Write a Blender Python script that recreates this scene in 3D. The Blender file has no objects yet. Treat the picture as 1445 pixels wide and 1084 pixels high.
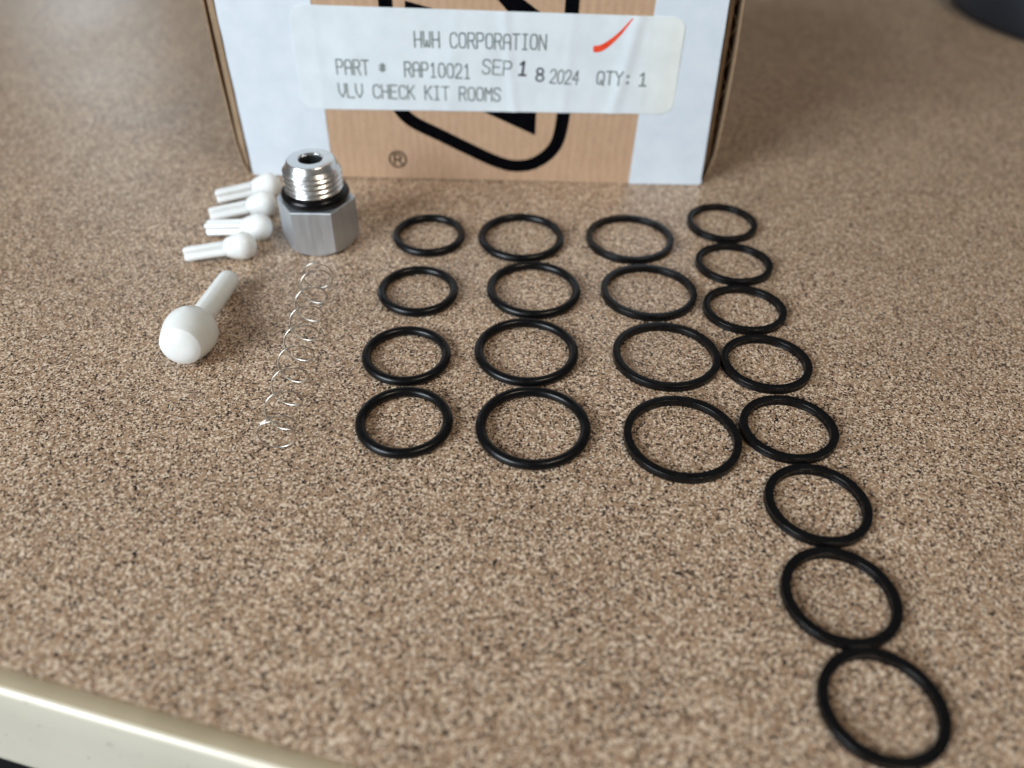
import bpy, bmesh, math, random
from mathutils import Vector, Matrix, noise
random.seed(7)
PI = math.pi
S = 0.001                      # everything below is measured in millimetres
scene = bpy.context.scene
COL = scene.collection

# ------------------------------------------------------------------ camera
f_px, W_px = 1156.6, 1445.0
pitch, roll = math.radians(41.466), math.radians(1.681)
fw = Vector((0, math.cos(pitch), -math.sin(pitch)))
rt = Vector((1, 0, 0)); up = rt.cross(fw)
r2 = rt * math.cos(roll) + up * math.sin(roll)
u2 = up * math.cos(roll) - rt * math.sin(roll)
cam_d = bpy.data.cameras.new('camera'); cam = bpy.data.objects.new('camera', cam_d); COL.objects.link(cam)
cam.matrix_world = Matrix(((r2.x, u2.x, -fw.x, 0), (r2.y, u2.y, -fw.y, 0), (r2.z, u2.z, -fw.z, 0.15042), (0, 0, 0, 1)))
cam_d.sensor_width = 36; cam_d.lens = 36 * f_px / W_px
cam_d.clip_start = 0.005; cam_d.clip_end = 30
cam_d.dof.use_dof = True; cam_d.dof.focus_distance = 0.222; cam_d.dof.aperture_fstop = 7.4
scene.camera = cam

# ------------------------------------------------------------------ world, lamps, exposure
w = bpy.data.worlds.new('World'); scene.world = w; w.use_nodes = True
bg = w.node_tree.nodes['Background']; bg.inputs[0].default_value = (0.80, 0.77, 0.72, 1); bg.inputs[1].default_value = 0.17
def area(name, loc, target, sx, sy, power, color):
    d = bpy.data.lights.new(name, 'AREA'); d.shape = 'RECTANGLE'; d.size = sx; d.size_y = sy
    d.energy = power; d.color = color
    o = bpy.data.objects.new(name, d); COL.objects.link(o); o.location = loc
    o.rotation_euler = (Vector(target) - Vector(loc)).to_track_quat('-Z', 'Y').to_euler()
    return o
area('window_light', (-1.00, -0.62, 0.66), (0, 0.22, 0.02), 0.75, 0.65, 30.5, (0.84, 0.93, 1.0))
area('far_window_light', (-0.90, 1.75, 0.50), (-0.15, 0.35, 0), 0.20, 0.6, 1.1, (0.78, 0.92, 1.0))
area('ceiling_lamp', (0.75, -0.35, 1.6), (0.1, 0.25, 0), 0.5, 0.16, 8.5, (1.0, 0.86, 0.68))
scene.view_settings.view_transform = 'Standard'; scene.view_settings.look = 'None'
scene.view_settings.exposure = 0.0; scene.view_settings.gamma = 1.0
scene.render.engine = 'CYCLES'

# ------------------------------------------------------------------ helpers
def link(name, me, mat=None, parent=None, smooth=True, loc=None):
    o = bpy.data.objects.new(name, me); COL.objects.link(o)
    if mat is not None and not me.materials: me.materials.append(mat)
    if smooth:
        for p in me.polygons: p.use_smooth = True
    if parent: o.parent = parent
    if loc: o.location = loc
    return o
def obj(name, bm, mat, parent=None, smooth=False, loc=None):
    bmesh.ops.recalc_face_normals(bm, faces=bm.faces)
    me = bpy.data.meshes.new(name); bm.to_mesh(me); bm.free()
    return link(name, me, mat, parent, smooth, loc)
def pyobj(name, vs, fs, mat, parent=None, smooth=False, fix=True, loc=None):
    bm = bmesh.new(); bv = [bm.verts.new(Vector(v) * S) for v in vs]
    for f in fs:
        try: bm.faces.new([bv[i] for i in f])
        except ValueError: pass
    if fix: bmesh.ops.recalc_face_normals(bm, faces=bm.faces)
    me = bpy.data.meshes.new(name); bm.to_mesh(me); bm.free()
    return link(name, me, mat, parent, smooth, loc)
def empty(name, loc, rz=0.0):
    o = bpy.data.objects.new(name, None); COL.objects.link(o); o.empty_display_size = 0.01
    o.location = Vector(loc) * S; o.rotation_euler = (0, 0, rz); return o
def tag(o, label=None, cat=None, group=None, kind=None):
    if label: o['label'] = label
    if cat: o['category'] = cat
    if group: o['group'] = group
    if kind: o['kind'] = kind
    return o
def lathe(prof, n=64, closed=False):
    """profile of (r, z) in mm turned about z"""
    vs, fs = [], []; m = len(prof)
    for i in range(n):
        a = 2 * PI * i / n
        for r, z in prof: vs.append((r * math.cos(a), r * math.sin(a), z))
    for i in range(n):
        j = (i + 1) % n
        for k in range(m if closed else m - 1):
            l = (k + 1) % m
            fs.append((i * m + k, j * m + k, j * m + l, i * m + l))
    return vs, fs
def auto_smooth(o, deg=35):
    me = o.data; bm = bmesh.new(); bm.from_mesh(me)
    for e in bm.edges:
        if len(e.link_faces) == 2: e.smooth = e.calc_face_angle(0) < math.radians(deg)
    for f in bm.faces: f.smooth = True
    bm.to_mesh(me); bm.free()
def bevel_bm(bm, width, seg=2, ang=30):
    es = [e for e in bm.edges if len(e.link_faces) == 2 and e.calc_face_angle(0) > math.radians(ang)]
    bmesh.ops.bevel(bm, geom=es, offset=width, segments=seg, affect='EDGES', profile=0.5)

# ------------------------------------------------------------------ materials
class NT:
    def __init__(s, name):
        s.m = bpy.data.materials.new(name); s.m.use_nodes = True; s.t = s.m.node_tree
        s.b = s.t.nodes['Principled BSDF']
    def n(s, typ, **k):
        nd = s.t.nodes.new(typ)
        for a, v in k.items():
            if a.startswith('_'): setattr(nd, a[1:], v)
        return nd
    def l(s, a, b): s.t.links.new(a, b)
    def set(s, **k):
        for a, v in k.items(): s.b.inputs[a.replace('_', ' ')].default_value = v
    def coords(s, scale=1.0, kind='Object'):
        c = s.n('ShaderNodeTexCoord'); mp = s.n('ShaderNodeMapping'); s.l(c.outputs[kind], mp.inputs[0])
        mp.inputs['Scale'].default_value = (scale,) * 3 if not isinstance(scale, tuple) else scale
        return mp.outputs[0]
    def noise(s, vec, scale, detail=3, rough=0.55, dist=0.0):
        nd = s.n('ShaderNodeTexNoise'); s.l(vec, nd.inputs['Vector'])
        nd.inputs['Scale'].default_value = scale; nd.inputs['Detail'].default_value = detail
        nd.inputs['Roughness'].default_value = rough; nd.inputs['Distortion'].default_value = dist
        return nd
    def ramp(s, fac, stops, interp='LINEAR'):
        r = s.n('ShaderNodeValToRGB'); r.color_ramp.interpolation = interp; s.l(fac, r.inputs[0])
        e = r.color_ramp.elements
        while len(e) < len(stops): e.new(0.5)
        for i, (p, c) in enumerate(stops):
            e[i].position = p; e[i].color = (c[0], c[1], c[2], 1) if isinstance(c, tuple) else (c, c, c, 1)
        return r.outputs[0]
    def mix(s, fac, a, b, blend='MIX'):
        m = s.n('ShaderNodeMix', _data_type='RGBA', _blend_type=blend)
        for sock, v in ((m.inputs[0], fac), (m.inputs[6], a), (m.inputs[7], b)):
            if hasattr(v, 'is_output'): s.l(v, sock)
            else: sock.default_value = v if not isinstance(v, tuple) else (*v, 1)
        return m.outputs[2]
    def bump(s, h, strength, dist):
        b = s.n('ShaderNodeBump'); s.l(h, b.inputs['Height']); b.inputs['Strength'].default_value = strength
        b.inputs['Distance'].default_value = dist; s.l(b.outputs[0], s.b.inputs['Normal'])

def mat_laminate():
    t = NT('speckled_laminate'); v = t.coords(1000.0)            # millimetres
    wob = t.noise(v, 0.9, 2); add = t.n('ShaderNodeMixRGB', _blend_type='LINEAR_LIGHT'); add.inputs[0].default_value = 0.36
    t.l(v, add.inputs[1]); t.l(wob.outputs['Color'], add.inputs[2])
    vo = t.n('ShaderNodeTexVoronoi', _voronoi_dimensions='3D'); t.l(add.outputs[0], vo.inputs['Vector']); vo.inputs['Scale'].default_value = 2.1
    sep = t.n('ShaderNodeSeparateColor'); t.l(vo.outputs['Color'], sep.inputs[0])
    tan = (0.347, 0.229, 0.145); tan2 = (0.305, 0.196, 0.122); tan3 = (0.385, 0.260, 0.169)
    cr = (0.71, 0.57, 0.435); cr2 = (0.50, 0.36, 0.255); dk = (0.012, 0.010, 0.010); dk2 = (0.10, 0.062, 0.045)
    base = t.ramp(sep.outputs[0], [(0.0, dk), (0.075, dk2), (0.13, tan2), (0.36, tan), (0.60, tan3), (0.80, cr2), (0.89, cr)], 'CONSTANT')
    vo2 = t.n('ShaderNodeTexVoronoi', _voronoi_dimensions='3D'); t.l(add.outputs[0], vo2.inputs['Vector']); vo2.inputs['Scale'].default_value = 2.4
    sep2 = t.n('ShaderNodeSeparateColor'); t.l(vo2.outputs['Color'], sep2.inputs[0])
    m2 = t.ramp(sep2.outputs[1], [(0.0, 1.0), (0.115, 0.0)], 'CONSTANT')
    c2 = t.mix(m2, base, dk)
    m3 = t.ramp(sep2.outputs[2], [(0.0, 0.0), (0.90, 1.0)], 'CONSTANT')
    c3 = t.mix(m3, c2, cr)
    big = t.noise(v, 0.035, 3); g = t.ramp(big.outputs[0], [(0.3, 0.93), (0.7, 1.05)])
    c4 = t.mix(1.0, c3, g, 'MULTIPLY')
    t.l(c4, t.b.inputs['Base Color'])
    rn = t.noise(v, 0.02, 4, 0.6); rr = t.n('ShaderNodeMapRange'); t.l(rn.outputs[0], rr.inputs[0]); rr.inputs[3].default_value = 0.29; rr.inputs[4].default_value = 0.44
    t.l(rr.outputs[0], t.b.inputs['Roughness']); t.set(IOR=1.45)
    fn = t.noise(v, 1.6, 3); t.bump(fn.outputs[0], 0.25, 0.00012)
    return t.m
def mat_rubber(name, rough, seed, tint=(0.003, 0.003, 0.0035)):
    t = NT(name); v = t.coords(1000.0)
    n1 = t.noise(v, 0.5 + seed * 0.1, 4); c = t.ramp(n1.outputs[0], [(0.3, tuple(x * 0.7 for x in tint)), (0.75, tuple(x * 1.6 for x in tint))])
    dust = t.noise(v, 3.1, 2); dm = t.ramp(dust.outputs[0], [(0.79, 0.0), (0.82, 1.0)])
    c = t.mix(dm, c, (0.16, 0.15, 0.14)); t.l(c, t.b.inputs['Base Color'])
    rr = t.n('ShaderNodeMapRange'); t.l(n1.outputs[0], rr.inputs[0]); rr.inputs[3].default_value = rough - 0.08; rr.inputs[4].default_value = rough + 0.10
    t.l(rr.outputs[0], t.b.inputs['Roughness']); t.set(IOR=1.5); t.b.inputs['Specular IOR Level'].default_value = 0.24
    fn = t.noise(v, 2.4, 3); t.bump(fn.outputs[0], 0.03, 0.0001)
    return t.m
def mat_nylon():
    t = NT('white_nylon'); v = t.coords(1000.0)
    n = t.noise(v, 0.25, 3); c = t.ramp(n.outputs[0], [(0.3, (0.82, 0.84, 0.82)), (0.7, (0.87, 0.885, 0.87))]); t.l(c, t.b.inputs['Base Color'])
    t.set(Roughness=0.27, IOR=1.5); t.b.inputs['Transmission Weight'].default_value = 0.08; t.b.inputs['Subsurface Weight'].default_value = 0.7
    t.b.inputs['Subsurface Radius'].default_value = (1.0, 0.95, 0.85); t.b.inputs['Subsurface Scale'].default_value = 0.0038
    n2 = t.noise(v, 1.2, 2); t.bump(n2.outputs[0], 0.15, 0.0001)
    return t.m
def mat_metal(name, col, r0, r1, brushed=None):
    t = NT(name); v = t.coords(brushed or 1000.0)
    n = t.noise(v, 0.8, 4); rr = t.n('ShaderNodeMapRange'); t.l(n.outputs[0], rr.inputs[0]); rr.inputs[3].default_value = r0; rr.inputs[4].default_value = r1
    t.l(rr.outputs[0], t.b.inputs['Roughness']); t.set(Metallic=1.0)
    c = t.ramp(n.outputs[0], [(0.3, tuple(x * 0.86 for x in col)), (0.7, col)]); t.l(c, t.b.inputs['Base Color'])
    t.bump(n.outputs[0], 0.25, 0.00006)
    return t.m
def mat_kraft(name, c0, c1, streak=(900.0, 900.0, 60.0), bump=0.15):
    t = NT(name); v = t.coords(streak)
    n = t.noise(v, 0.7, 4, 0.6); v2 = t.coords(1000.0); n2 = t.noise(v2, 0.9, 5, 0.7)
    m = t.mix(0.45, n.outputs[0], n2.outputs[0])
    c = t.ramp(m, [(0.35, c0), (0.65, c1)]); t.l(c, t.b.inputs['Base Color']); t.set(Roughness=0.75)
    t.bump(m, bump, 0.0002); return t.m
def mat_paper(name, c0, c1, rough=0.6, scale=0.12):
    t = NT(name); v = t.coords(1000.0); n = t.noise(v, scale, 4)
    c = t.ramp(n.outputs[0], [(0.35, c0), (0.65, c1)]); t.l(c, t.b.inputs['Base Color']); t.set(Roughness=rough)
    n2 = t.noise(v, 0.35, 3); t.bump(n2.outputs[0], 0.2, 0.0002); return t.m
def mat_ink(name, c0, c1, scale=0.7, rough=0.6):
    t = NT(name); v = t.coords(1000.0); n = t.noise(v, scale, 3)
    c = t.ramp(n.outputs[0], [(0.35, c0), (0.65, c1)]); t.l(c, t.b.inputs['Base Color']); t.set(Roughness=rough); return t.m

M_LAM = mat_laminate()
M_RUB = mat_rubber('black_rubber', 0.27, 1)
M_RUB2 = mat_rubber('glossy_black_rubber', 0.20, 3, (0.003, 0.003, 0.0035))
M_NYL = mat_nylon()
M_HEX = mat_metal('brushed_steel', (0.66, 0.70, 0.75), 0.44, 0.60, (1400.0, 1400.0, 120.0))
M_THR = mat_metal('bright_steel', (0.78, 0.785, 0.78), 0.18, 0.32)
M_WIRE = mat_metal('spring_wire', (0.62, 0.58, 0.52), 0.26, 0.36)
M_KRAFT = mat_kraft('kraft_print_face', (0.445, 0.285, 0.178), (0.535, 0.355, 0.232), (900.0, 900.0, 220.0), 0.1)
def add_flutes(m):      # faint ribs of the corrugation telegraphing through the liner
    t = m.node_tree; b = t.nodes['Principled BSDF']; src = b.inputs['Base Color'].links[0].from_socket
    c = t.nodes.new('ShaderNodeTexCoord'); wv = t.nodes.new('ShaderNodeTexWave'); wv.bands_direction = 'X'
    wv.inputs['Scale'].default_value = 105; wv.inputs['Distortion'].default_value = 3.5; wv.inputs['Detail'].default_value = 2
    wv.inputs['Detail Scale'].default_value = 0.4
    t.links.new(c.outputs['Object'], wv.inputs['Vector']); r = t.nodes.new('ShaderNodeMapRange'); t.links.new(wv.outputs['Fac'], r.inputs[0])
    r.inputs[3].default_value = 0.985; r.inputs[4].default_value = 1.01
    vm = t.nodes.new('ShaderNodeVectorMath'); vm.operation = 'SCALE'; t.links.new(src, vm.inputs[0]); t.links.new(r.outputs[0], vm.inputs['Scale'])
    t.links.new(vm.outputs[0], b.inputs['Base Color'])
    bp_ = t.nodes.new('ShaderNodeBump'); bp_.inputs['Strength'].default_value = 0.14; bp_.inputs['Distance'].default_value = 0.00035
    t.links.new(wv.outputs['Fac'], bp_.inputs['Height']); t.links.new(b.inputs['Normal'].links[0].from_socket, bp_.inputs['Normal'])
    t.links.new(bp_.outputs[0], b.inputs['Normal'])
add_flutes(M_KRAFT)
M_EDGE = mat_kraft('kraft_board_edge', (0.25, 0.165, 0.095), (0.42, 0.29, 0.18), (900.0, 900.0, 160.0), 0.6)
M_WHITE = mat_paper('white_coated_board', (0.645, 0.715, 0.79), (0.70, 0.765, 0.835))
M_BLACK = mat_ink('black_print', (0.002, 0.002, 0.003), (0.004, 0.004, 0.005), 0.5, 0.85)
M_BLACK.node_tree.nodes['Principled BSDF'].inputs['Specular IOR Level'].default_value = 0.0
M_TEXT = mat_ink('faded_grey_ink', (0.10, 0.125, 0.12), (0.22, 0.26, 0.25), 1.1)
M_TEXT2 = mat_ink('dark_stamp_ink', (0.02, 0.025, 0.03), (0.07, 0.08, 0.08), 1.1)
M_RED = mat_ink('red_marker_ink', (0.80, 0.045, 0.015), (0.90, 0.10, 0.035), 0.4, 0.5)
M_TRIM = mat_paper('cream_edge_trim', (0.71, 0.655, 0.53), (0.76, 0.705, 0.58), 0.17, 0.03)
def add_specks(m, scale, lo_, hi_, col):
    t = m.node_tree; b = t.nodes['Principled BSDF']; src = b.inputs['Base Color'].links[0].from_socket
    c = t.nodes.new('ShaderNodeTexCoord'); mp = t.nodes.new('ShaderNodeMapping'); mp.inputs['Scale'].default_value = (1000,) * 3
    t.links.new(c.outputs['Object'], mp.inputs[0]); n = t.nodes.new('ShaderNodeTexNoise'); n.inputs['Scale'].default_value = scale; n.inputs['Detail'].default_value = 2
    t.links.new(mp.outputs[0], n.inputs['Vector']); r = t.nodes.new('ShaderNodeMapRange'); t.links.new(n.outputs[0], r.inputs[0])
    r.inputs[1].default_value = lo_; r.inputs[2].default_value = hi_
    mx_ = t.nodes.new('ShaderNodeMix'); mx_.data_type = 'RGBA'; t.links.new(r.outputs[0], mx_.inputs[0]); t.links.new(src, mx_.inputs[6])
    mx_.inputs[7].default_value = (*col, 1); t.links.new(mx_.outputs[2], b.inputs['Base Color'])
add_specks(M_TRIM, 0.55, 0.715, 0.76, (0.25, 0.21, 0.15))
add_specks(M_WHITE, 0.5, 0.74, 0.80, (0.50, 0.52, 0.54))
M_DARK = mat_ink('navy_black_plastic', (0.010, 0.013, 0.019), (0.016, 0.022, 0.034), 0.01, 0.45)
M_FLOOR = mat_ink('dark_floor_vinyl', (0.004, 0.004, 0.004), (0.008, 0.008, 0.008), 0.02, 0.8)

# ------------------------------------------------------------------ the counter
# front edge of the laminate runs through (-99.2, 82.5) and (-26.5, 65.1) mm
E0 = Vector((-99.2, 82.5, 0)); ED = Vector((0.97254, -0.23274, 0)); EN = Vector((-0.23274, -0.97254, 0))
def along(d, o, z): return E0 + ED * d + EN * o + Vector((0, 0, z))
vs = [along(-900, 0, 0), along(1100, 0, 0), along(1100, -2000, 0), along(-900, -2000, 0)]
vs += [v - Vector((0, 0, 30)) for v in vs]
counter = pyobj('countertop', vs, [(0, 1, 2, 3), (4, 5, 6, 7), (0, 1, 5, 4), (1, 2, 6, 5), (2, 3, 7, 6), (3, 0, 4, 7)], M_LAM)
tag(counter, kind='structure')
prof = [(0.12, -38.5), (0.12, -0.95), (0.35, -0.75), (2.8, -0.30)]
for k in range(9):
    a = PI / 2 * k / 8; prof.append((3.8 + 1.2 * math.sin(a), -1.5 + 1.2 * math.cos(a)))
prof += [(5.05, -12), (5.1, -36)] + [(4.2 + 1.0 * math.cos(a), -37.5 - 1.0 * math.sin(a)) for a in (0, .5, 1.1, PI / 2)]
vs, fs = [], []; NS = 60; m = len(prof)
for i in range(NS + 1):
    d = -900 + 2000 * i / NS
    for (o, z) in prof:
        wv = 0.12 * noise.noise(Vector((d * 0.02, 3, 1))); vs.append(along(d, o + (wv if o > 1 else 0), z))
for i in range(NS):
    for k in range(m):
        l = (k + 1) % m; fs.append((i * m + k, (i + 1) * m + k, (i + 1) * m + l, i * m + l))
trim = pyobj('counter_edge_trim', vs, fs, M_TRIM, None, True); auto_smooth(trim, 40); tag(trim, kind='structure')
trim.data.materials.append(mat_paper('darker_trim_top', (0.42, 0.35, 0.235), (0.49, 0.415, 0.29), 0.35, 0.06))  # top strip of the trim gets a darker tan than its face
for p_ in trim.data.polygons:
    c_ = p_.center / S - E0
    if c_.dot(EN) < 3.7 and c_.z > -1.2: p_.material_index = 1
fl = pyobj('floor', [(-3000, -3000, -900), (3000, -3000, -900), (3000, 3000, -900), (-3000, 3000, -900)], [(0, 1, 2, 3)], M_FLOOR)
tag(fl, kind='structure')

# ------------------------------------------------------------------ rubber rings
def ring_mesh(name, prof, mat, n=128, amp=0.0, seed=0):
    vs, fs = lathe(prof, n, True)
    out = []
    for x, y, z in vs:
        a = math.atan2(y, x); r = math.hypot(x, y)
        k = 1 + amp * (noise.noise(Vector((math.cos(a) * .9 + seed, math.sin(a) * .9, seed * 3.1))))
        out.append((x * k, y * k, z))
    bm = bmesh.new(); bv = [bm.verts.new(Vector(v) * S) for v in out]
    for f in fs: bm.faces.new([bv[i] for i in f])
    bmesh.ops.recalc_face_normals(bm, faces=bm.faces)
    me = bpy.data.meshes.new(name); bm.to_mesh(me); bm.free(); me.materials.append(mat)
    for p in me.polygons: p.use_smooth = True
    return me
def round_sec(R, t, n=20): return [(R - t + t * math.cos(2 * PI * k / n), t + t * math.sin(2 * PI * k / n)) for k in range(n)]
def square_sec(R, wd, h, c=0.22, groove=0.0):
    pts = []
    for cx, cz, a0 in ((R - c, h - c, 0), (R - wd + c, h - c, 90), (R - wd + c, c, 180), (R - c, c, 270)):
        for k in range(4):
            a = math.radians(a0 + 30 * k); pts.append((cx + c * math.cos(a), cz + c * math.sin(a)))
        if groove:
            if a0 == 0: pts += [(R - wd * .33, h - groove * .8), (R - wd * .5, h - groove), (R - wd * .67, h - groove * .8)]
            elif a0 == 90: pts += [(R - wd + groove * .8, h * .67), (R - wd + groove, h * .5), (R - wd + groove * .8, h * .33)]
            elif a0 == 270: pts += [(R - groove * .8, h * .33), (R - groove, h * .5), (R - groove * .8, h * .67)]
    return pts
C1G = 'thick round black o-rings in the leftmost column of rings'
C2G = 'large round black o-rings in the second column of rings'
C3G = 'large flat-sided black rings in the third column of rings'
C4G = 'small grooved black rings in the long right-hand column'
RINGS = [
 (0, -30.0, 244.8, 12.5, 12.8, 'thick black o-ring right beside the steel fitting, farthest of the leftmost ring column'),
 (0, -30.3, 211.6, 12.6, 12.9, 'thick black o-ring, second from the box in the leftmost ring column'),
 (0, -30.2, 179.7, 12.7, 12.7, 'thick black o-ring, third from the box in the leftmost ring column'),
 (0, -27.7, 152.7, 12.7, 12.9, 'thick black o-ring nearest the camera in the leftmost ring column'),
 (1, 1.7, 245.1, 14.9, 14.8, 'larger round black o-ring closest to the box in the second ring column'),
 (1, 5.9, 214.2, 14.9, 14.8, 'larger round black o-ring, second from the box in the second ring column'),
 (1, 3.9, 183.1, 15.0, 14.8, 'larger round black o-ring, third from the box in the second ring column'),
 (1, 5.8, 152.2, 15.0, 14.9, 'larger round black o-ring nearest the camera in the second ring column'),
 (2, 39.2, 246.7, 15.1, 14.7, 'wide flat-sided black ring closest to the box in the third ring column'),
 (2, 42.5, 215.0, 15.2, 14.4, 'wide flat-sided black ring, second from the box in the third ring column'),
 (2, 44.1, 183.3, 15.4, 14.7, 'wide flat-sided black ring, third from the box in the third ring column'),
 (2, 44.2, 150.0, 15.1, 15.1, 'wide flat-sided black ring nearest the camera in the third ring column'),
 (3, 73.3, 259.2, 12.4, 12.4, 'small thin black ring at the top of the long right-hand chain, by the box corner'),
 (3, 72.7, 232.7, 12.8, 11.7, 'small thin black ring, second from the box in the long right-hand chain'),
 (3, 71.3, 207.1, 12.8, 11.9, 'small thin black ring, third from the box in the long right-hand chain'),
 (3, 72.5, 181.2, 12.8, 12.3, 'small thin black ring, fourth from the box, touching a wide ring of the third column'),
 (3, 72.7, 154.6, 12.7, 12.1, 'small thin black ring, fifth from the box, beside the nearest wide ring'),
 (3, 73.7, 128.9, 12.5, 12.4, 'small thin black ring, third from the camera end of the right-hand chain'),
 (3, 71.8, 103.1, 12.6, 12.6, 'small thin black ring, second from the camera end of the right-hand chain'),
 (3, 73.1, 78.5, 12.3, 12.2, 'small thin black ring nearest the camera, blurred at the end of the right-hand chain')]
NOM = (12.7, 14.95, 15.1, 12.5)
for i, (c, x, y, rx, ry, lab) in enumerate(RINGS):
    if c < 2: prof = round_sec(NOM[c], 1.38)
    elif c == 2: prof = square_sec(NOM[c], 2.05, 2.2, 0.26)
    else: prof = square_sec(NOM[c], 2.1, 2.1, 0.24, 0.2)
    me = ring_mesh('ring', prof, M_RUB if c < 3 else M_RUB2, 128, 0.011, i * 1.7 + 1)
    o = bpy.data.objects.new('o_ring' if c < 2 else ('flat_sided_ring' if c == 2 else 'grooved_ring'), me); COL.objects.link(o)
    o.location = (x * S, y * S, 0.00003); o.scale = (rx / NOM[c], ry / NOM[c], 1)
    tag(o, lab, 'o-ring' if c < 2 else 'seal ring', (C1G, C2G, C3G, C4G)[c])

# ------------------------------------------------------------------ steel fitting
fit = empty('hex_fitting', (-66.6, 242.8, 0), math.radians(2.0))
tag(fit, 'silver steel hex fitting standing upright with threaded neck and black o-ring', 'pipe fitting')
R6 = 12.95; NH = 24
def hexr(a):  # distance to hexagon side at angle a, corners at 0, 60, ...
    t = (a % (PI / 3)) - PI / 6; return R6 * math.cos(PI / 6) / math.cos(t)
vs, fs = [], []; NA = 6 * NH
levels = [('in', 4.5, 0), ('c', 11.3, 0.0), ('h', 0, 0), ('t', 0, 0), ('c', 12.9, 14.0), ('in', 7.5, 14.0)]
angs = [2 * PI * i / NA for i in range(NA)]
rows = []
rows.append([(7.0, 0.0)] * NA)
rows.append([(11.0, 0.0)] * NA)
rows.append([(hexr(a), max(0.0, (hexr(a) - 11.0) * 0.92)) for a in angs])       # 30 degree chamfer cut below
rows.append([(hexr(a), 15.75) for a in angs])
rows.append([(hexr(a) - 0.25, 16.0) for a in angs])
rows.append([(7.5, 16.0)] * NA)
for row in rows:
    for a, (r, z) in zip(angs, row): vs.append((r * math.cos(a), r * math.sin(a), z))
for k in range(len(rows) - 1):
    for i in range(NA):
        j = (i + 1) % NA; fs.append((k * NA + i, k * NA + j, (k + 1) * NA + j, (k + 1) * NA + i))
hexb = pyobj('hex_body', vs, fs, M_HEX, fit, True); auto_smooth(hexb, 14)
# threaded neck: crest and root follow a helix
vs, fs = [], []; NA = 120; z0, z1, P = 16.0, 29.5, 1.75; NZ = 120
for k in range(NZ + 1):
    z = z0 + (27.6 - z0) * k / NZ
    for i in range(NA):
        a = 2 * PI * i / NA; ph = ((z / P) - a / (2 * PI)) % 1.0
        tri = 1 - abs(2 * ph - 1)
        dep = min(1.0, max(0.0, (tri - 0.12) / 0.76))
        fade = min(1, max(0, (z - 19.6) / 0.8)) * min(1, max(0, (27.9 - z) / 0.9))
        r = 9.45 - 0.62 * (1 - dep) * fade
        if z < 19.6: r = 8.6
        cham = 9.5 - max(0, z - 26.2) * 0.85
        r = min(r, cham); vs.append((r * math.cos(a), r * math.sin(a), z))
base = len(vs); extra = [(7.75, 29.15), (7.45, 29.45), (7.1, 29.55), (4.15, 29.55), (3.9, 29.4), (3.7, 28.9), (3.65, 26.5), (3.65, 22.0), (3.3, 21.4), (3.3, 8.0), (0.02, 8.0)]
for r, z in extra:
    for i in range(NA):
        a = 2 * PI * i / NA; vs.append((r * math.cos(a), r * math.sin(a), z))
for k in range(NZ + len(extra)):
    for i in range(NA):
        j = (i + 1) % NA; fs.append((k * NA + i, k * NA + j, (k + 1) * NA + j, (k + 1) * NA + i))
neck = pyobj('threaded_neck', vs, fs, M_THR, fit, True); auto_smooth(neck, 28)
neck.data.materials.append(mat_ink('dark_bore', (0.008, 0.009, 0.009), (0.03, 0.032, 0.032), 0.6, 0.35))  # bore below the rim is coloured near-black
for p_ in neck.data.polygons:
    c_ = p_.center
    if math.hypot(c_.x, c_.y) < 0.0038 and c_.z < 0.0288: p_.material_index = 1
me = ring_mesh('fitting_o_ring', [(x, z + 16.05) for x, z in round_sec(11.15, 1.65)], M_RUB2)
link('seal_ring', me, None, fit)

# ------------------------------------------------------------------ nylon poppets
def axis_matrix(p0, p1, twist=0.0):
    d = (Vector(p1) - Vector(p0)).normalized()
    q = d.to_track_quat('Z', 'Y'); return q.to_matrix().to_4x4() @ Matrix.Rotation(twist, 4, 'Z')
def head_profile(pts, steps=6):
    """Catmull-Rom through (z, r) points -> (r, z) profile"""
    out = []
    P = [pts[0]] + pts + [pts[-1]]
    for i in range(1, len(P) - 2):
        for k in range(steps):
            t = k / steps; v = []
            for c in (0, 1):
                a, b, c_, d = P[i - 1][c], P[i][c], P[i + 1][c], P[i + 2][c]
                v.append(0.5 * (2 * b + (c_ - a) * t + (2 * a - 5 * b + 4 * c_ - d) * t * t + (3 * b - a - 3 * c_ + d) * t ** 3))
            out.append((max(0.001, v[1]), v[0]))
    out.append((max(0.001, pts[-1][1]), pts[-1][0])); return out
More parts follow.
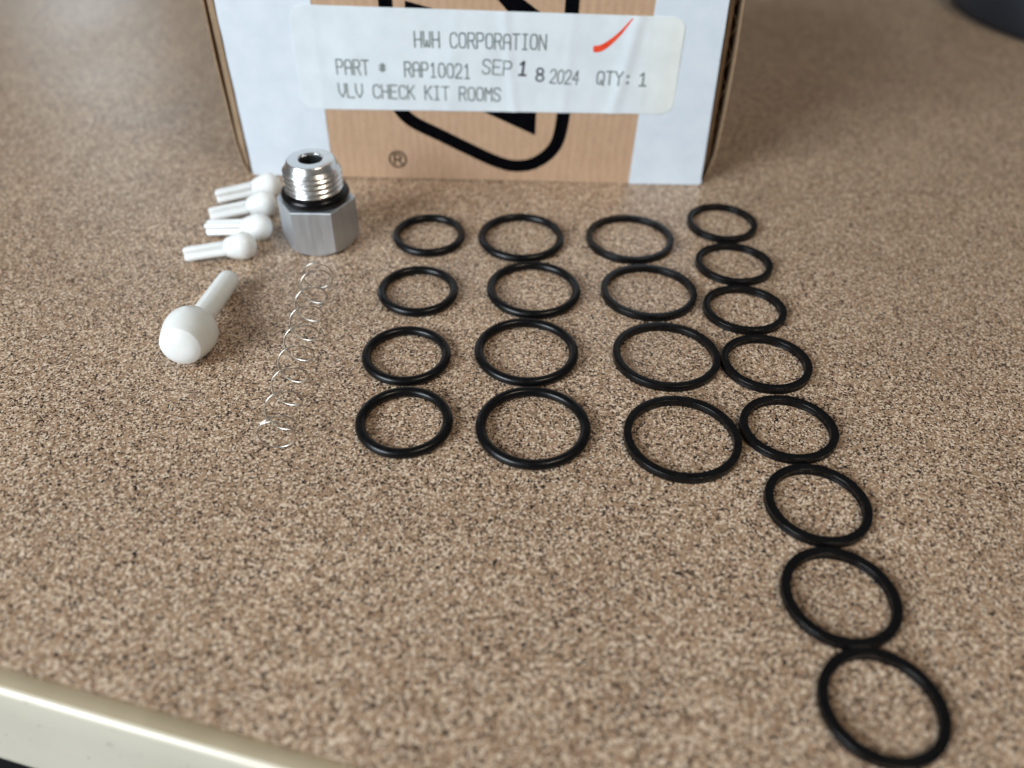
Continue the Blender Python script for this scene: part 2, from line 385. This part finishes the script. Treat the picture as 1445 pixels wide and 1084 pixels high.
def small_poppet(tail, head, twist, label):
    root = empty('small_poppet', tail)
    tag(root, label, 'valve poppet', 'small white ribbed poppets lying beside the steel fitting')
    mx = axis_matrix(tail, head, twist)
    # four-finned stem, a plus-shaped section with rounded fin tips
    sec = []; rt_, th_ = 2.75, 0.75
    for q in range(4):
        a = q * PI / 2; ca, sa = math.cos(a), math.sin(a)
        for x, y in ((0.95, -0.95), (rt_ - 0.25, -th_), (rt_, -th_ * .5), (rt_, th_ * .5), (rt_ - 0.25, th_)):
            sec.append((x * ca - y * sa, x * sa + y * ca))
    vs, fs = [], []; n = len(sec); zz = [(0, .80), (0.35, 0.95), (0.8, 1.0), (6, 1.0), (14.2, 1.03)]
    for z, k in zz:
        for x, y in sec: vs.append(tuple(mx @ Vector((x * k, y * k, z))))
    for k in range(len(zz) - 1):
        for i in range(n): fs.append((k * n + i, k * n + (i + 1) % n, (k + 1) * n + (i + 1) % n, (k + 1) * n + i))
    fs.append(tuple(range(n))[::-1]); fs.append(tuple(range(4 * n, 5 * n)))
    st = pyobj('stem', vs, fs, M_NYL, root, True); auto_smooth(st, 40)
    prof = [(0.01, 12.9), (2.4, 12.95), (2.75, 13.2)] + head_profile([(13.5, 2.95), (15.5, 3.75), (17.4, 4.25), (18.9, 4.5), (20.4, 4.25), (21.8, 3.4), (22.8, 1.9), (23.15, 0.0)])
    vs, fs = lathe(prof, 40); vs = [tuple(mx @ Vector(v)) for v in vs]
    hd = pyobj('head', vs, fs, M_NYL, root, True); auto_smooth(hd, 30)
    return root
small_poppet((-107.9, 226.4, 2.65), (-90.2, 229.4, 4.55), 0.35, 'small white ribbed plastic poppet nearest the camera in the row left of the fitting')
small_poppet((-105.7, 243.2, 2.65), (-88.0, 241.6, 4.55), 0.75, 'small white ribbed plastic poppet third from the box, pointing straight at the fitting')
small_poppet((-107.1, 251.6, 2.65), (-89.9, 256.9, 4.55), 0.15, 'small white ribbed plastic poppet second from the box, tilted between two others')
small_poppet((-108.7, 264.6, 2.65), (-91.0, 270.6, 4.55), 0.55, 'small white ribbed plastic poppet lying closest to the box corner')

bt = Vector((-89.3, 212.4, 3.35)); bh = Vector((-90.4, 180.0, 7.35))
root = empty('large_poppet', bt); tag(root, 'large white plastic poppet with bulbous head and smooth round stem, lying alone', 'valve poppet')
mx = axis_matrix(bt, bh)
Lh = (bh - bt).length
prof = [(0.01, 0.0), (2.3, 0.0), (2.9, 0.25), (3.2, 0.8), (3.3, 3), (3.42, Lh - 5.0)]
vs, fs = lathe(prof, 48); st = pyobj('stem', [tuple(mx @ Vector(v)) for v in vs], fs, M_NYL, root, True); auto_smooth(st, 35)
prof = [(0.01, Lh - 6.3)] + head_profile([(Lh - 6.3, 3.1), (Lh - 5.9, 4.4), (Lh - 4.5, 5.9), (Lh - 2.2, 7.05), (Lh, 7.35), (Lh + 2.0, 7.2), (Lh + 4.8, 6.6), (Lh + 7.7, 5.75)])
prof += [(5.6, Lh + 7.95)] + head_profile([(Lh + 8.15, 5.3), (Lh + 8.9, 4.0), (Lh + 9.35, 2.2), (Lh + 9.5, 0.0)])
vs, fs = lathe(prof, 64); hd = pyobj('head', [tuple(mx @ Vector(v)) for v in vs], fs, M_NYL, root, True); auto_smooth(hd, 24)

# ------------------------------------------------------------------ spring
def tube(points, r, n=8):
    vs, fs = [], []
    P = [Vector(p) for p in points]
    T0 = (P[1] - P[0]).normalized(); N = T0.orthogonal().normalized()
    for i, p in enumerate(P):
        T = (P[min(i + 1, len(P) - 1)] - P[max(i - 1, 0)]).normalized()
        N = (N - T * N.dot(T)).normalized(); B = T.cross(N)
        for k in range(n):
            a = 2 * PI * k / n; vs.append(tuple(p + (N * math.cos(a) + B * math.sin(a)) * r))
    for i in range(len(P) - 1):
        for k in range(n): fs.append((i * n + k, i * n + (k + 1) % n, (i + 1) * n + (k + 1) % n, (i + 1) * n + k))
    fs.append(tuple(range(n))[::-1]); m0 = (len(P) - 1) * n; fs.append(tuple(m0 + k for k in range(n)))
    return vs, fs
A = Vector((-58.3, 143.0, 0)); B = Vector((-61.6, 213.4, 0)); ax = (B - A).normalized(); sd = Vector((-ax.y, ax.x, 0))   # sd: left
Rs, act, endt = 4.45, 7.55, 1.05
pts = []; tot = act + 2 * endt; phi0 = -endt * 2 * PI + 0.45
N_ = int(tot * 56)
for i in range(N_ + 1):
    tn = tot * i / N_
    if tn < endt: adv = 0.35 * tn
    elif tn < endt + act:
        q = (tn - endt) / act; adv = 0.37 + (70.4 - 0.74) * (q + 0.0 * math.sin(q * PI))
    else: adv = 70.03 + 0.35 * (tn - endt - act)
    ph = phi0 + tn * 2 * PI
    rr = Rs + (0.2 if tn < endt or tn > endt + act else 0.0) * min(1, abs(tn - (endt if tn < tot / 2 else endt + act)) * 4)
    pts.append(A + ax * adv + sd * (rr * math.cos(ph)) + Vector((0, 0, Rs + 0.40 + rr * math.sin(ph) * 0.98)))
vs, fs = tube(pts, 0.225)
sp = pyobj('coil_spring', vs, fs, M_WIRE, None, True)
tag(sp, 'thin silver wire coil spring stretched out on the counter below the fitting', 'spring')

# ------------------------------------------------------------------ the carton
BL = Vector((-101.18, 285.84, 0)); BU = Vector((0.99983, 0.01825, 0)); BV = Vector((-0.01825, 0.99983, 0))   # BV points away from the camera
def bp(u, z, d=0.0): return BL + BU * u + BV * d + Vector((0, 0, z))       # d > 0 deeper, d < 0 proud of the front face
box = empty('carton', BL + BU * 85)
tag(box, 'kraft and white cardboard carton with a part label and black printed logo', 'box')
inv = -(BL + BU * 85)
def bx(name, pts, fs, mat, parent=box, smooth=False, fix=True):
    return pyobj(name, [Vector(p) + inv for p in pts], fs, mat, parent, smooth, fix)
def slab(name, outline, d0, d1, mat, parent=box):
    """outline of (u, z), extruded from depth d0 (front) to d1"""
    n = len(outline); pts = [bp(u, z, d0) for u, z in outline] + [bp(u, z, d1) for u, z in outline]
    fs = [tuple(range(n)), tuple(range(n, 2 * n))] + [(i, (i + 1) % n, n + (i + 1) % n, n + i) for i in range(n)]
    return bx(name, pts, fs, mat, parent)
def stroke_outline(path, widths):
    L_, R_ = [], []
    for i, (x, y) in enumerate(path):
        a = path[max(0, i - 1)]; b = path[min(len(path) - 1, i + 1)]
        dx, dy = b[0] - a[0], b[1] - a[1]; l = math.hypot(dx, dy) or 1
        nx, ny = -dy / l, dx / l; w_ = widths[i] if isinstance(widths, list) else widths
        L_.append((x + nx * w_ / 2, y + ny * w_ / 2)); R_.append((x - nx * w_ / 2, y - ny * w_ / 2))
    return L_, R_
def catmull(pts, steps=8):
    P = [pts[0]] + list(pts) + [pts[-1]]; out = []
    for i in range(1, len(P) - 2):
        for k in range(steps):
            t = k / steps
            out.append(tuple(0.5 * (2 * P[i][c] + (P[i + 1][c] - P[i - 1][c]) * t + (2 * P[i - 1][c] - 5 * P[i][c] + 4 * P[i + 1][c] - P[i + 2][c]) * t * t
                       + (3 * P[i][c] - P[i - 1][c] - 3 * P[i + 1][c] + P[i + 2][c]) * t ** 3) for c in (0, 1)))
    out.append(tuple(pts[-1])); return out
HB, DB = 96.0, 118.0
# front flap, slightly soft and wavy along its cut edges
lz = [0.2, 1.2] + [3 + 6.0 * i for i in range(16)]
left = [(-1.25 * min(1, z / 60) + (0.55 if z < 0.5 else 0) + 0.22 * noise.noise(Vector((z * .13, 0, 4))), z + (0.4 if z < .5 else 0)) for z in lz]
right = [(171.5 - 2.0 * min(1.4, z / 67) + (0.4 if 0.5 < z < 3 else 0) - (0.5 if z < 0.5 else 0) + 0.22 * noise.noise(Vector((z * .13, 9, 4))), z) for z in lz]
slab('front_panel', left + right[::-1], 0.0, 1.6, M_KRAFT)
def strip(name, L_, R_, d, mat, parent=box, th=0.1, smooth=False):
    n = len(L_); pts = [bp(u, z, d - th) for u, z in L_] + [bp(u, z, d - th) for u, z in R_]
    pts += [bp(u, z, d) for u, z in L_] + [bp(u, z, d) for u, z in R_]
    fs = []
    for i in range(n - 1):
        fs += [(i, i + 1, n + i + 1, n + i), (i, i + 1, 2 * n + i + 1, 2 * n + i), (n + i, n + i + 1, 3 * n + i + 1, 3 * n + i)]
    fs += [(0, n, 3 * n, 2 * n), (n - 1, 2 * n - 1, 4 * n - 1, 3 * n - 1)]
    return bx(name, pts, fs, mat, parent, smooth)
WW = 0.16
kl = [(30.6 + 0.10 * noise.noise(Vector((z * .4, 2, 0))), z) for u, z in left]
kr = [(143.7 + z * 0.022 + 0.10 * noise.noise(Vector((z * .4, 5, 0))), z) for u, z in right]
strip('white_strip', [(u + .03, z + 0.15) for u, z in left], [(a[0], b[1] + 0.15) for a, b in zip(kl, left)], -0.02, M_WHITE)
strip('white_strip', kr, [(u - .03, z + 0.15) for u, z in right], -0.02, M_WHITE)
# corrugated side walls seen end-on: inner liner, wavy fluting, outer liner
def sidewall(inner, outer, sign, d0, liner_in, name):
    """inner/outer: u at sampled z; board edge faces the camera at depth d0"""
    zs = [0.4 + 1.2 * i for i in range(80)]
    def u_in(z): return inner(z)
    def u_out(z): return outer(z)
    def band(nm, fa, fb, da, db, mat, parent):
        L_ = [(fa(z), z) for z in zs]; R_ = [(fb(z), z) for z in zs]
        n = len(zs); pts = [bp(u, z, da) for u, z in L_] + [bp(u, z, da) for u, z in R_] + [bp(u, z, db) for u, z in L_] + [bp(u, z, db) for u, z in R_]
        fs = []
        for i in range(n - 1):
            fs += [(i, i + 1, n + i + 1, n + i), (2 * n + i, 2 * n + i + 1, 3 * n + i + 1, 3 * n + i),
                   (i, i + 1, 2 * n + i + 1, 2 * n + i), (n + i, n + i + 1, 3 * n + i + 1, 3 * n + i)]
        fs += [(0, n, 3 * n, 2 * n), (n - 1, 2 * n - 1, 4 * n - 1, 3 * n - 1)]
        return bx(nm, pts, fs, mat, parent)
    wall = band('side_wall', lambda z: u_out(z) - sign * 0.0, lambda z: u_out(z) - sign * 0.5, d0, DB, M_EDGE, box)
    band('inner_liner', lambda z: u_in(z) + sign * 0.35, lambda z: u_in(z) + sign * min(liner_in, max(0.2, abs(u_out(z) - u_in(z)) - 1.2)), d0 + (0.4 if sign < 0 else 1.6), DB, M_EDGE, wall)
    def wave(z):
        a = u_in(z) + sign * liner_in; b = u_out(z) - sign * 0.5; t = 0.5 + 0.5 * math.sin(z * 2 * PI / 11.0 + 2.0 * noise.noise(Vector((z * .1, sign, 0))))
        return a + (b - a) * t
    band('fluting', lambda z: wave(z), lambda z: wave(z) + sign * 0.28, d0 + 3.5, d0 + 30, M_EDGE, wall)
    return wall
def interp(tab):
    def f(z):
        for (z0_, u0), (z1_, u1) in zip(tab, tab[1:]):
            if z <= z1_: return u0 + (u1 - u0) * (z - z0_) / (z1_ - z0_)
        return tab[-1][1]
    return f
lo = interp([(-1, -2.0), (1.5, -3.0), (4, -4.1), (12, -5.1), (23, -5.6), (32, -5.9), (44, -6.3), (63, -6.2), (100, -6.0)])
li = interp([(-1, -1.2), (4, -1.5), (62, -2.3), (100, -2.6)])
ro = interp([(-1, 172.9), (1.5, 173.2), (4, 174.2), (11, 176.0), (27, 176.4), (48, 176.2), (67, 175.2), (100, 173.5)])
ri = interp([(-1, 172.0), (3, 172.3), (67, 170.6), (100, 169.8)])
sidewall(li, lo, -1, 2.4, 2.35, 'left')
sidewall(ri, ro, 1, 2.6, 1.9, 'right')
slab('inner_panel', [(0.5, 0.3), (170.5, 0.3), (168.5, HB - 2), (0.2, HB - 2)], 4.0, 5.6, M_KRAFT)
slab('back_panel', [(-3, 0.3), (173.5, 0.3), (172.5, HB - 2), (-3, HB - 2)], DB, DB + 1.6, M_KRAFT)
bx('top_panel', [bp(-4.5, HB - 1.9, 0.2), bp(173, HB - 1.9, 0.2), bp(173, HB - 1.9, DB + 1), bp(-4.5, HB - 1.9, DB + 1),
                 bp(-4.5, HB, 0.2), bp(173, HB, 0.2), bp(173, HB, DB + 1), bp(-4.5, HB, DB + 1)],
   [(0, 1, 2, 3), (4, 5, 6, 7), (0, 1, 5, 4), (1, 2, 6, 5), (2, 3, 7, 6), (3, 0, 4, 7)], M_KRAFT)
# printed logo
path = catmull([(55.2, 84.0), (55.4, 65.0), (55.7, 45), (56.0, 33), (58.2, 27.2), (62.8, 22.9), (72.0, 18.3), (80.8, 13.9), (92.7, 8.3), (100.4, 6.6), (108.0, 8.4), (114.6, 15.0), (116.9, 26.3), (117.3, 45), (117.5, 66.4), (117.5, 84.0)])
L_, R_ = stroke_outline(path, 4.7)
strip('logo_outline', L_, R_, -0.02, M_BLACK)
def flat(name, poly, d, mat, parent=box, th=0.1):
    return slab(name, poly, d - th, d, mat, parent)
flat('logo_stroke', [(87.0, 28.0), (107.0, 28.0), (107.0, 19.0)], -0.02, M_BLACK)
flat('logo_stroke', [(84.0, 72.0), (92.9, 65.8), (97.4, 61.0), (109.0, 61.0), (101.6, 66.0), (92, 73)], -0.02, M_BLACK)
flat('logo_stroke', [(61.9, 65.0), (61.8, 62.0), (74.0, 62.0), (62.2, 64.9)], -0.02, M_BLACK)
def strokes_mesh(name, polylines, wd, d, mat, parent, dfun=None, cap=True):
    vs, fs = [], []
    for pl in polylines:
        # subdivide, then one small quad strip plus square-ish ends
        pl = list(pl)
        if cap and pl[0] != pl[-1]:
            for idx, nb in ((0, 1), (-1, -2)):
                (x0, y0), (x1, y1) = pl[idx], pl[nb]; l = math.hypot(x0 - x1, y0 - y1) or 1
                pl[idx] = (x0 + (x0 - x1) / l * wd * .35, y0 + (y0 - y1) / l * wd * .35)
        for (x0, y0), (x1, y1) in zip(pl, pl[1:]):
            l = math.hypot(x1 - x0, y1 - y0) or 1; nx, ny = -(y1 - y0) / l * wd / 2, (x1 - x0) / l * wd / 2
            ex, ey = (x1 - x0) / l * wd * .22, (y1 - y0) / l * wd * .22
            k = len(vs)
            # each segment gets a hair of its own depth so overlaps never share a plane
            dd = d - 0.004 * ((k // 4) % 7)
            for (x, y) in ((x0 - ex + nx, y0 - ey + ny), (x1 + ex + nx, y1 + ey + ny), (x1 + ex - nx, y1 + ey - ny), (x0 - ex - nx, y0 - ey - ny)):
                q = dd - (dfun(x, y) if dfun else 0); vs.append(bp(x, y, q) + inv)
            fs.append((k, k + 1, k + 2, k + 3))
    return pyobj(name, vs, fs, mat, parent)
def circ(cx, cy, r, a0=0, a1=360, n=24): return [(cx + r * math.cos(math.radians(a0 + (a1 - a0) * i / n)), cy + r * math.sin(math.radians(a0 + (a1 - a0) * i / n))) for i in range(n + 1)]
rg = strokes_mesh('registered_mark', [circ(55.7, 8.3, 3.1), [(54.5, 6.4), (54.5, 10.2), (56.2, 10.2), (57.0, 9.6), (57.0, 8.8), (56.2, 8.3), (54.5, 8.3)], [(55.8, 8.3), (57.2, 6.4)]], 0.62, -0.03, M_BLACK, box, None, False)

# ------------------------------------------------------------------ the label and its writing
def lab_h(u, z):
    h = 0.16 * max(0, noise.noise(Vector((u * .11, z * .035, 2.0)))) + 0.10 * noise.noise(Vector((u * .05 + z * .05, z * .09, 7.0)))
    for (cu, k, am, wd) in ((97, -.12, .30, 1.6), (137.5, .18, .42, 2.2), (117.5, .05, .14, 1.8), (77, .1, .12, 2.0)):
        t = (u - cu - k * (z - 45)) / wd; h += am * math.exp(-t * t)
    for cu in (30.6, 144.4):
        t = (u - cu) / 1.2; h += 0.06 * math.exp(-t * t)
    return h + 0.12
def label_mesh():
    NU, NZ_ = 150, 40; vs, fs = [], []; idx = {}
    def edge(u, v):   # unit square -> rounded, slightly skewed sticker in panel coordinates
        x = 23.0 + 133.2 * u; zt = 63.1 - 1.3 * u; zb = 27.3 + 0.9 * u; return x, zb + (zt - zb) * v
    rc = 4.3; Wd, H = 133.2, 35.2
    for j in range(NZ_ + 1):
        v = j / NZ_; yy = v * H
        cut = 0.0
        dy = min(yy, H - yy)
        if dy < rc: cut = rc - math.sqrt(max(0, rc * rc - (rc - dy) ** 2))
        for i in range(NU + 1):
            u = (cut + (Wd - 2 * cut) * i / NU) / Wd; x, z = edge(u, v)
            vs.append(bp(x, z, -0.14 - lab_h(x, z)) + inv)
    for j in range(NZ_):
        for i in range(NU):
            a = j * (NU + 1) + i; fs.append((a, a + 1, a + NU + 2, a + NU + 1))
    # rim turned back to the board so the paper has a thickness
    n0 = len(vs); loop = [i for i in range(NU + 1)] + [j * (NU + 1) + NU for j in range(1, NZ_ + 1)] + [NZ_ * (NU + 1) + i for i in range(NU - 1, -1, -1)] + [j * (NU + 1) for j in range(NZ_ - 1, 0, -1)]
    for i in loop:
        p = vs[i]; dd = (p - inv - BL).dot(BV); vs.append(p + BV * (-0.125 - dd))
    L0 = len(loop)
    for k in range(L0): fs.append((loop[k], loop[(k + 1) % L0], n0 + (k + 1) % L0, n0 + k))
    return vs, fs
def mat_label():
    t = NT('white_label_paper'); c = t.n('ShaderNodeTexCoord'); sx = t.n('ShaderNodeSeparateXYZ'); t.l(c.outputs['Object'], sx.inputs[0])
    # paper yellowed at its right-hand end
    r = t.ramp(t_map(t, sx.outputs[0], 0.053, 0.072), [(0.0, (0.725, 0.785, 0.83)), (1.0, (0.79, 0.82, 0.78))])
    v = t.coords(1000.0); n = t.noise(v, 0.09, 4); g = t.ramp(n.outputs[0], [(0.35, 0.95), (0.65, 1.04)])
    cc = t.mix(1.0, r, g, 'MULTIPLY'); t.l(cc, t.b.inputs['Base Color']); t.set(Roughness=0.42)
    n2 = t.noise(v, 0.25, 3); t.bump(n2.outputs[0], 0.2, 0.0003); return t.m
def t_map(t, sock, a, b):
    r = t.n('ShaderNodeMapRange'); t.l(sock, r.inputs[0]); r.inputs[1].default_value = a; r.inputs[2].default_value = b; return r.outputs[0]
vs, fs = label_mesh(); lab = pyobj('part_label', vs, fs, mat_label(), box, True); auto_smooth(lab, 50)

G = {  # stroke letters on a 4 x 6 cell
 'H': [[(0, 0), (0, 6)], [(4, 0), (4, 6)], [(0, 3), (4, 3)]],
 'W': [[(0, 6), (0.2, 1), (0.8, 0), (1.6, .6), (2, 2.8), (2.4, .6), (3.2, 0), (3.8, 1), (4, 6)]],
 'C': [[(4, 4.8), (3.4, 5.8), (2, 6), (.6, 5.6), (0, 4.2), (0, 1.8), (.6, .4), (2, 0), (3.4, .2), (4, 1.2)]],
 'O': [[(2, 6), (.5, 5.6), (0, 4.2), (0, 1.8), (.5, .4), (2, 0), (3.5, .4), (4, 1.8), (4, 4.2), (3.5, 5.6), (2, 6)]],
 'R': [[(0, 0), (0, 6), (3, 6), (3.8, 5.3), (3.9, 4.4), (3.6, 3.4), (2.8, 3), (0, 3)], [(2.2, 3), (4, 0)]],
 'P': [[(0, 0), (0, 6), (3, 6), (3.8, 5.3), (3.9, 4.4), (3.6, 3.4), (2.8, 2.9), (0, 2.9)]],
 'A': [[(0, 0), (0, 4.6), (.6, 5.7), (2, 6), (3.4, 5.7), (4, 4.6), (4, 0)], [(0, 2.7), (4, 2.7)]],
 'T': [[(0, 6), (4, 6)], [(2, 6), (2, 0)]],
 'I': [[(.8, 6), (3.2, 6)], [(2, 6), (2, 0)], [(.8, 0), (3.2, 0)]],
 'N': [[(0, 0), (0, 6), (4, 0), (4, 6)]],
 '#': [[(.2, 3.9), (3.8, 3.9)], [(.2, 2.5), (3.8, 2.5)], [(1.2, 1.7), (1.6, 4.8)], [(2.5, 1.7), (2.9, 4.8)]],
 '1': [[(.8, 4.8), (2, 6), (2, 0)], [(.8, 0), (3.2, 0)]],
 '0': [[(2, 6), (.6, 5.5), (0, 4), (0, 2), (.6, .5), (2, 0), (3.4, .5), (4, 2), (4, 4), (3.4, 5.5), (2, 6)]],
 '2': [[(0, 4.7), (.6, 5.7), (2, 6), (3.4, 5.6), (3.9, 4.5), (3.4, 3.2), (0, .2), (0, 0), (4, 0)]],
 'S': [[(4, 5), (3.2, 5.9), (2, 6), (.7, 5.8), (.1, 4.9), (.5, 3.7), (2, 3.1), (3.5, 2.4), (3.9, 1.3), (3.2, .3), (2, 0), (.7, .2), (0, 1.1)]],
 'E': [[(4, 6), (0, 6), (0, 0), (4, 0)], [(0, 3.1), (3.2, 3.1)]],
 '8': [[(2, 6), (.8, 5.6), (.3, 4.6), (.8, 3.6), (2, 3.2), (3.2, 3.6), (3.7, 4.6), (3.2, 5.6), (2, 6)], [(2, 3.2), (.6, 2.6), (0, 1.6), (.6, .4), (2, 0), (3.4, .4), (4, 1.6), (3.4, 2.6), (2, 3.2)]],
 '4': [[(3, 0), (3, 6), (0, 2), (4, 2)]],
 'Q': [[(2, 6), (.5, 5.6), (0, 4.2), (0, 1.8), (.5, .4), (2, 0), (3.5, .4), (4, 1.8), (4, 4.2), (3.5, 5.6), (2, 6)], [(2.2, 1.8), (4, -.4)]],
 'Y': [[(0, 6), (2, 3.2), (4, 6)], [(2, 3.2), (2, 0)]],
 ':': [[(1.6, 4.2), (2.2, 4.2)], [(1.6, 3.8), (2.2, 3.8)], [(1.6, 1.2), (2.2, 1.2)], [(1.6, .8), (2.2, .8)]],
 'V': [[(0, 6), (0.1, 2.4), (2, 0), (3.9, 2.4), (4, 6)]],
 'L': [[(0, 6), (0, 0), (4, 0)]],
 'K': [[(0, 0), (0, 6)], [(4, 6), (0, 2.6)], [(1.2, 3.5), (4, 0)]],
 'M': [[(0, 0), (0, 6), (2, 3.2), (4, 6), (4, 0)]],
}
def write(text, u0, u1, z0_, h, wd=0.52, mat=None, slant=0.0, rot=0.0, gap=0.26):
    n = len(text); pitch = (u1 - u0) / (n - gap); cw = pitch * (1 - gap); pls = []
    for i, ch in enumerate(text):
        for pl in G.get(ch, []):
            q = []
            for a, b in zip(pl, pl[1:]):
                for k in range(3):
                    t = k / 3; q.append((a[0] + (b[0] - a[0]) * t, a[1] + (b[1] - a[1]) * t))
            q.append(pl[-1])
            jx = 0.06 * noise.noise(Vector((i * 3.1, u0, 1))); jz = 0.10 * noise.noise(Vector((i * 2.3, u0, 8)))
            out = []
            for x, y in q:
                uu = u0 + pitch * i + x / 4 * cw + y / 6 * h * slant + jx; zz = z0_ + y / 6 * h + jz + rot * (uu - u0); out.append((uu, zz))
            pls.append(out)
    o = strokes_mesh('lettering', pls, wd, -0.165, mat or M_TEXT, lab, lab_h, True)
    return o
write('HWH CORPORATION', 64.5, 109.4, 50.1, 5.0)
write('PART # RAP10021'.replace('# ', '#  '), 36.8, 83.4, 40.2, 5.0, rot=-0.012)
write('VLV CHECK KIT ROOMS', 36.6, 94.0, 31.9, 4.8, rot=-0.005)
write('SEP', 87.6, 97.6, 41.4, 5.0, 0.50, slant=0.06, rot=-0.045)
write('1', 100.0, 103.2, 41.2, 4.7, 0.80, M_TEXT2, slant=0.12, gap=0.1)
write('8', 106.5, 109.2, 39.2, 4.6, 0.62, M_TEXT2, gap=0.0)
write('2024', 111.4, 121.3, 38.7, 4.8, 0.50, slant=0.05, rot=-0.035)
write('QTY:', 128.0, 140.0, 38.6, 4.5, 0.56)
write('1', 142.6, 145.9, 38.4, 4.5, 0.62, gap=0.1)
# red marker tick: a tapering curved stroke
cp = catmull([(125.7, 50.7), (128.4, 51.1), (131.4, 53.2), (134.6, 56.4), (138.2, 61.2)], 8)
wds = [2.1 if i < 3 else max(0.25, 2.3 - 2.0 * ((i - 3) / (len(cp) - 4)) ** 1.6) for i in range(len(cp))]
wds[0] = 1.2; L_, R_ = stroke_outline(cp, wds); vs, fs = [], []; n = len(L_)
for (u, z) in L_ + R_: vs.append(bp(u, z, -0.185 - lab_h(u, z)) + inv)
fs = [(i, i + 1, n + i + 1, n + i) for i in range(n - 1)]
pyobj('marker_tick', vs, fs, M_RED, lab)

# ------------------------------------------------------------------ dark round thing at the far right
prof = [(0.01, 0.4), (84.0, 0.4), (86.5, 1.2), (87.7, 3.0), (88.0, 7.0), (87.0, 18.0), (83.5, 28.0), (76.0, 36.0), (60.0, 42.0), (0.01, 44.0)]
vs, fs = lathe(prof, 96)
base_ = pyobj('round_base', vs, fs, M_DARK, None, True, loc=Vector((343.5, 514, 0)) * S); auto_smooth(base_, 40)
tag(base_, 'dark navy rounded object, blurred in the far right corner of the counter', 'round base')
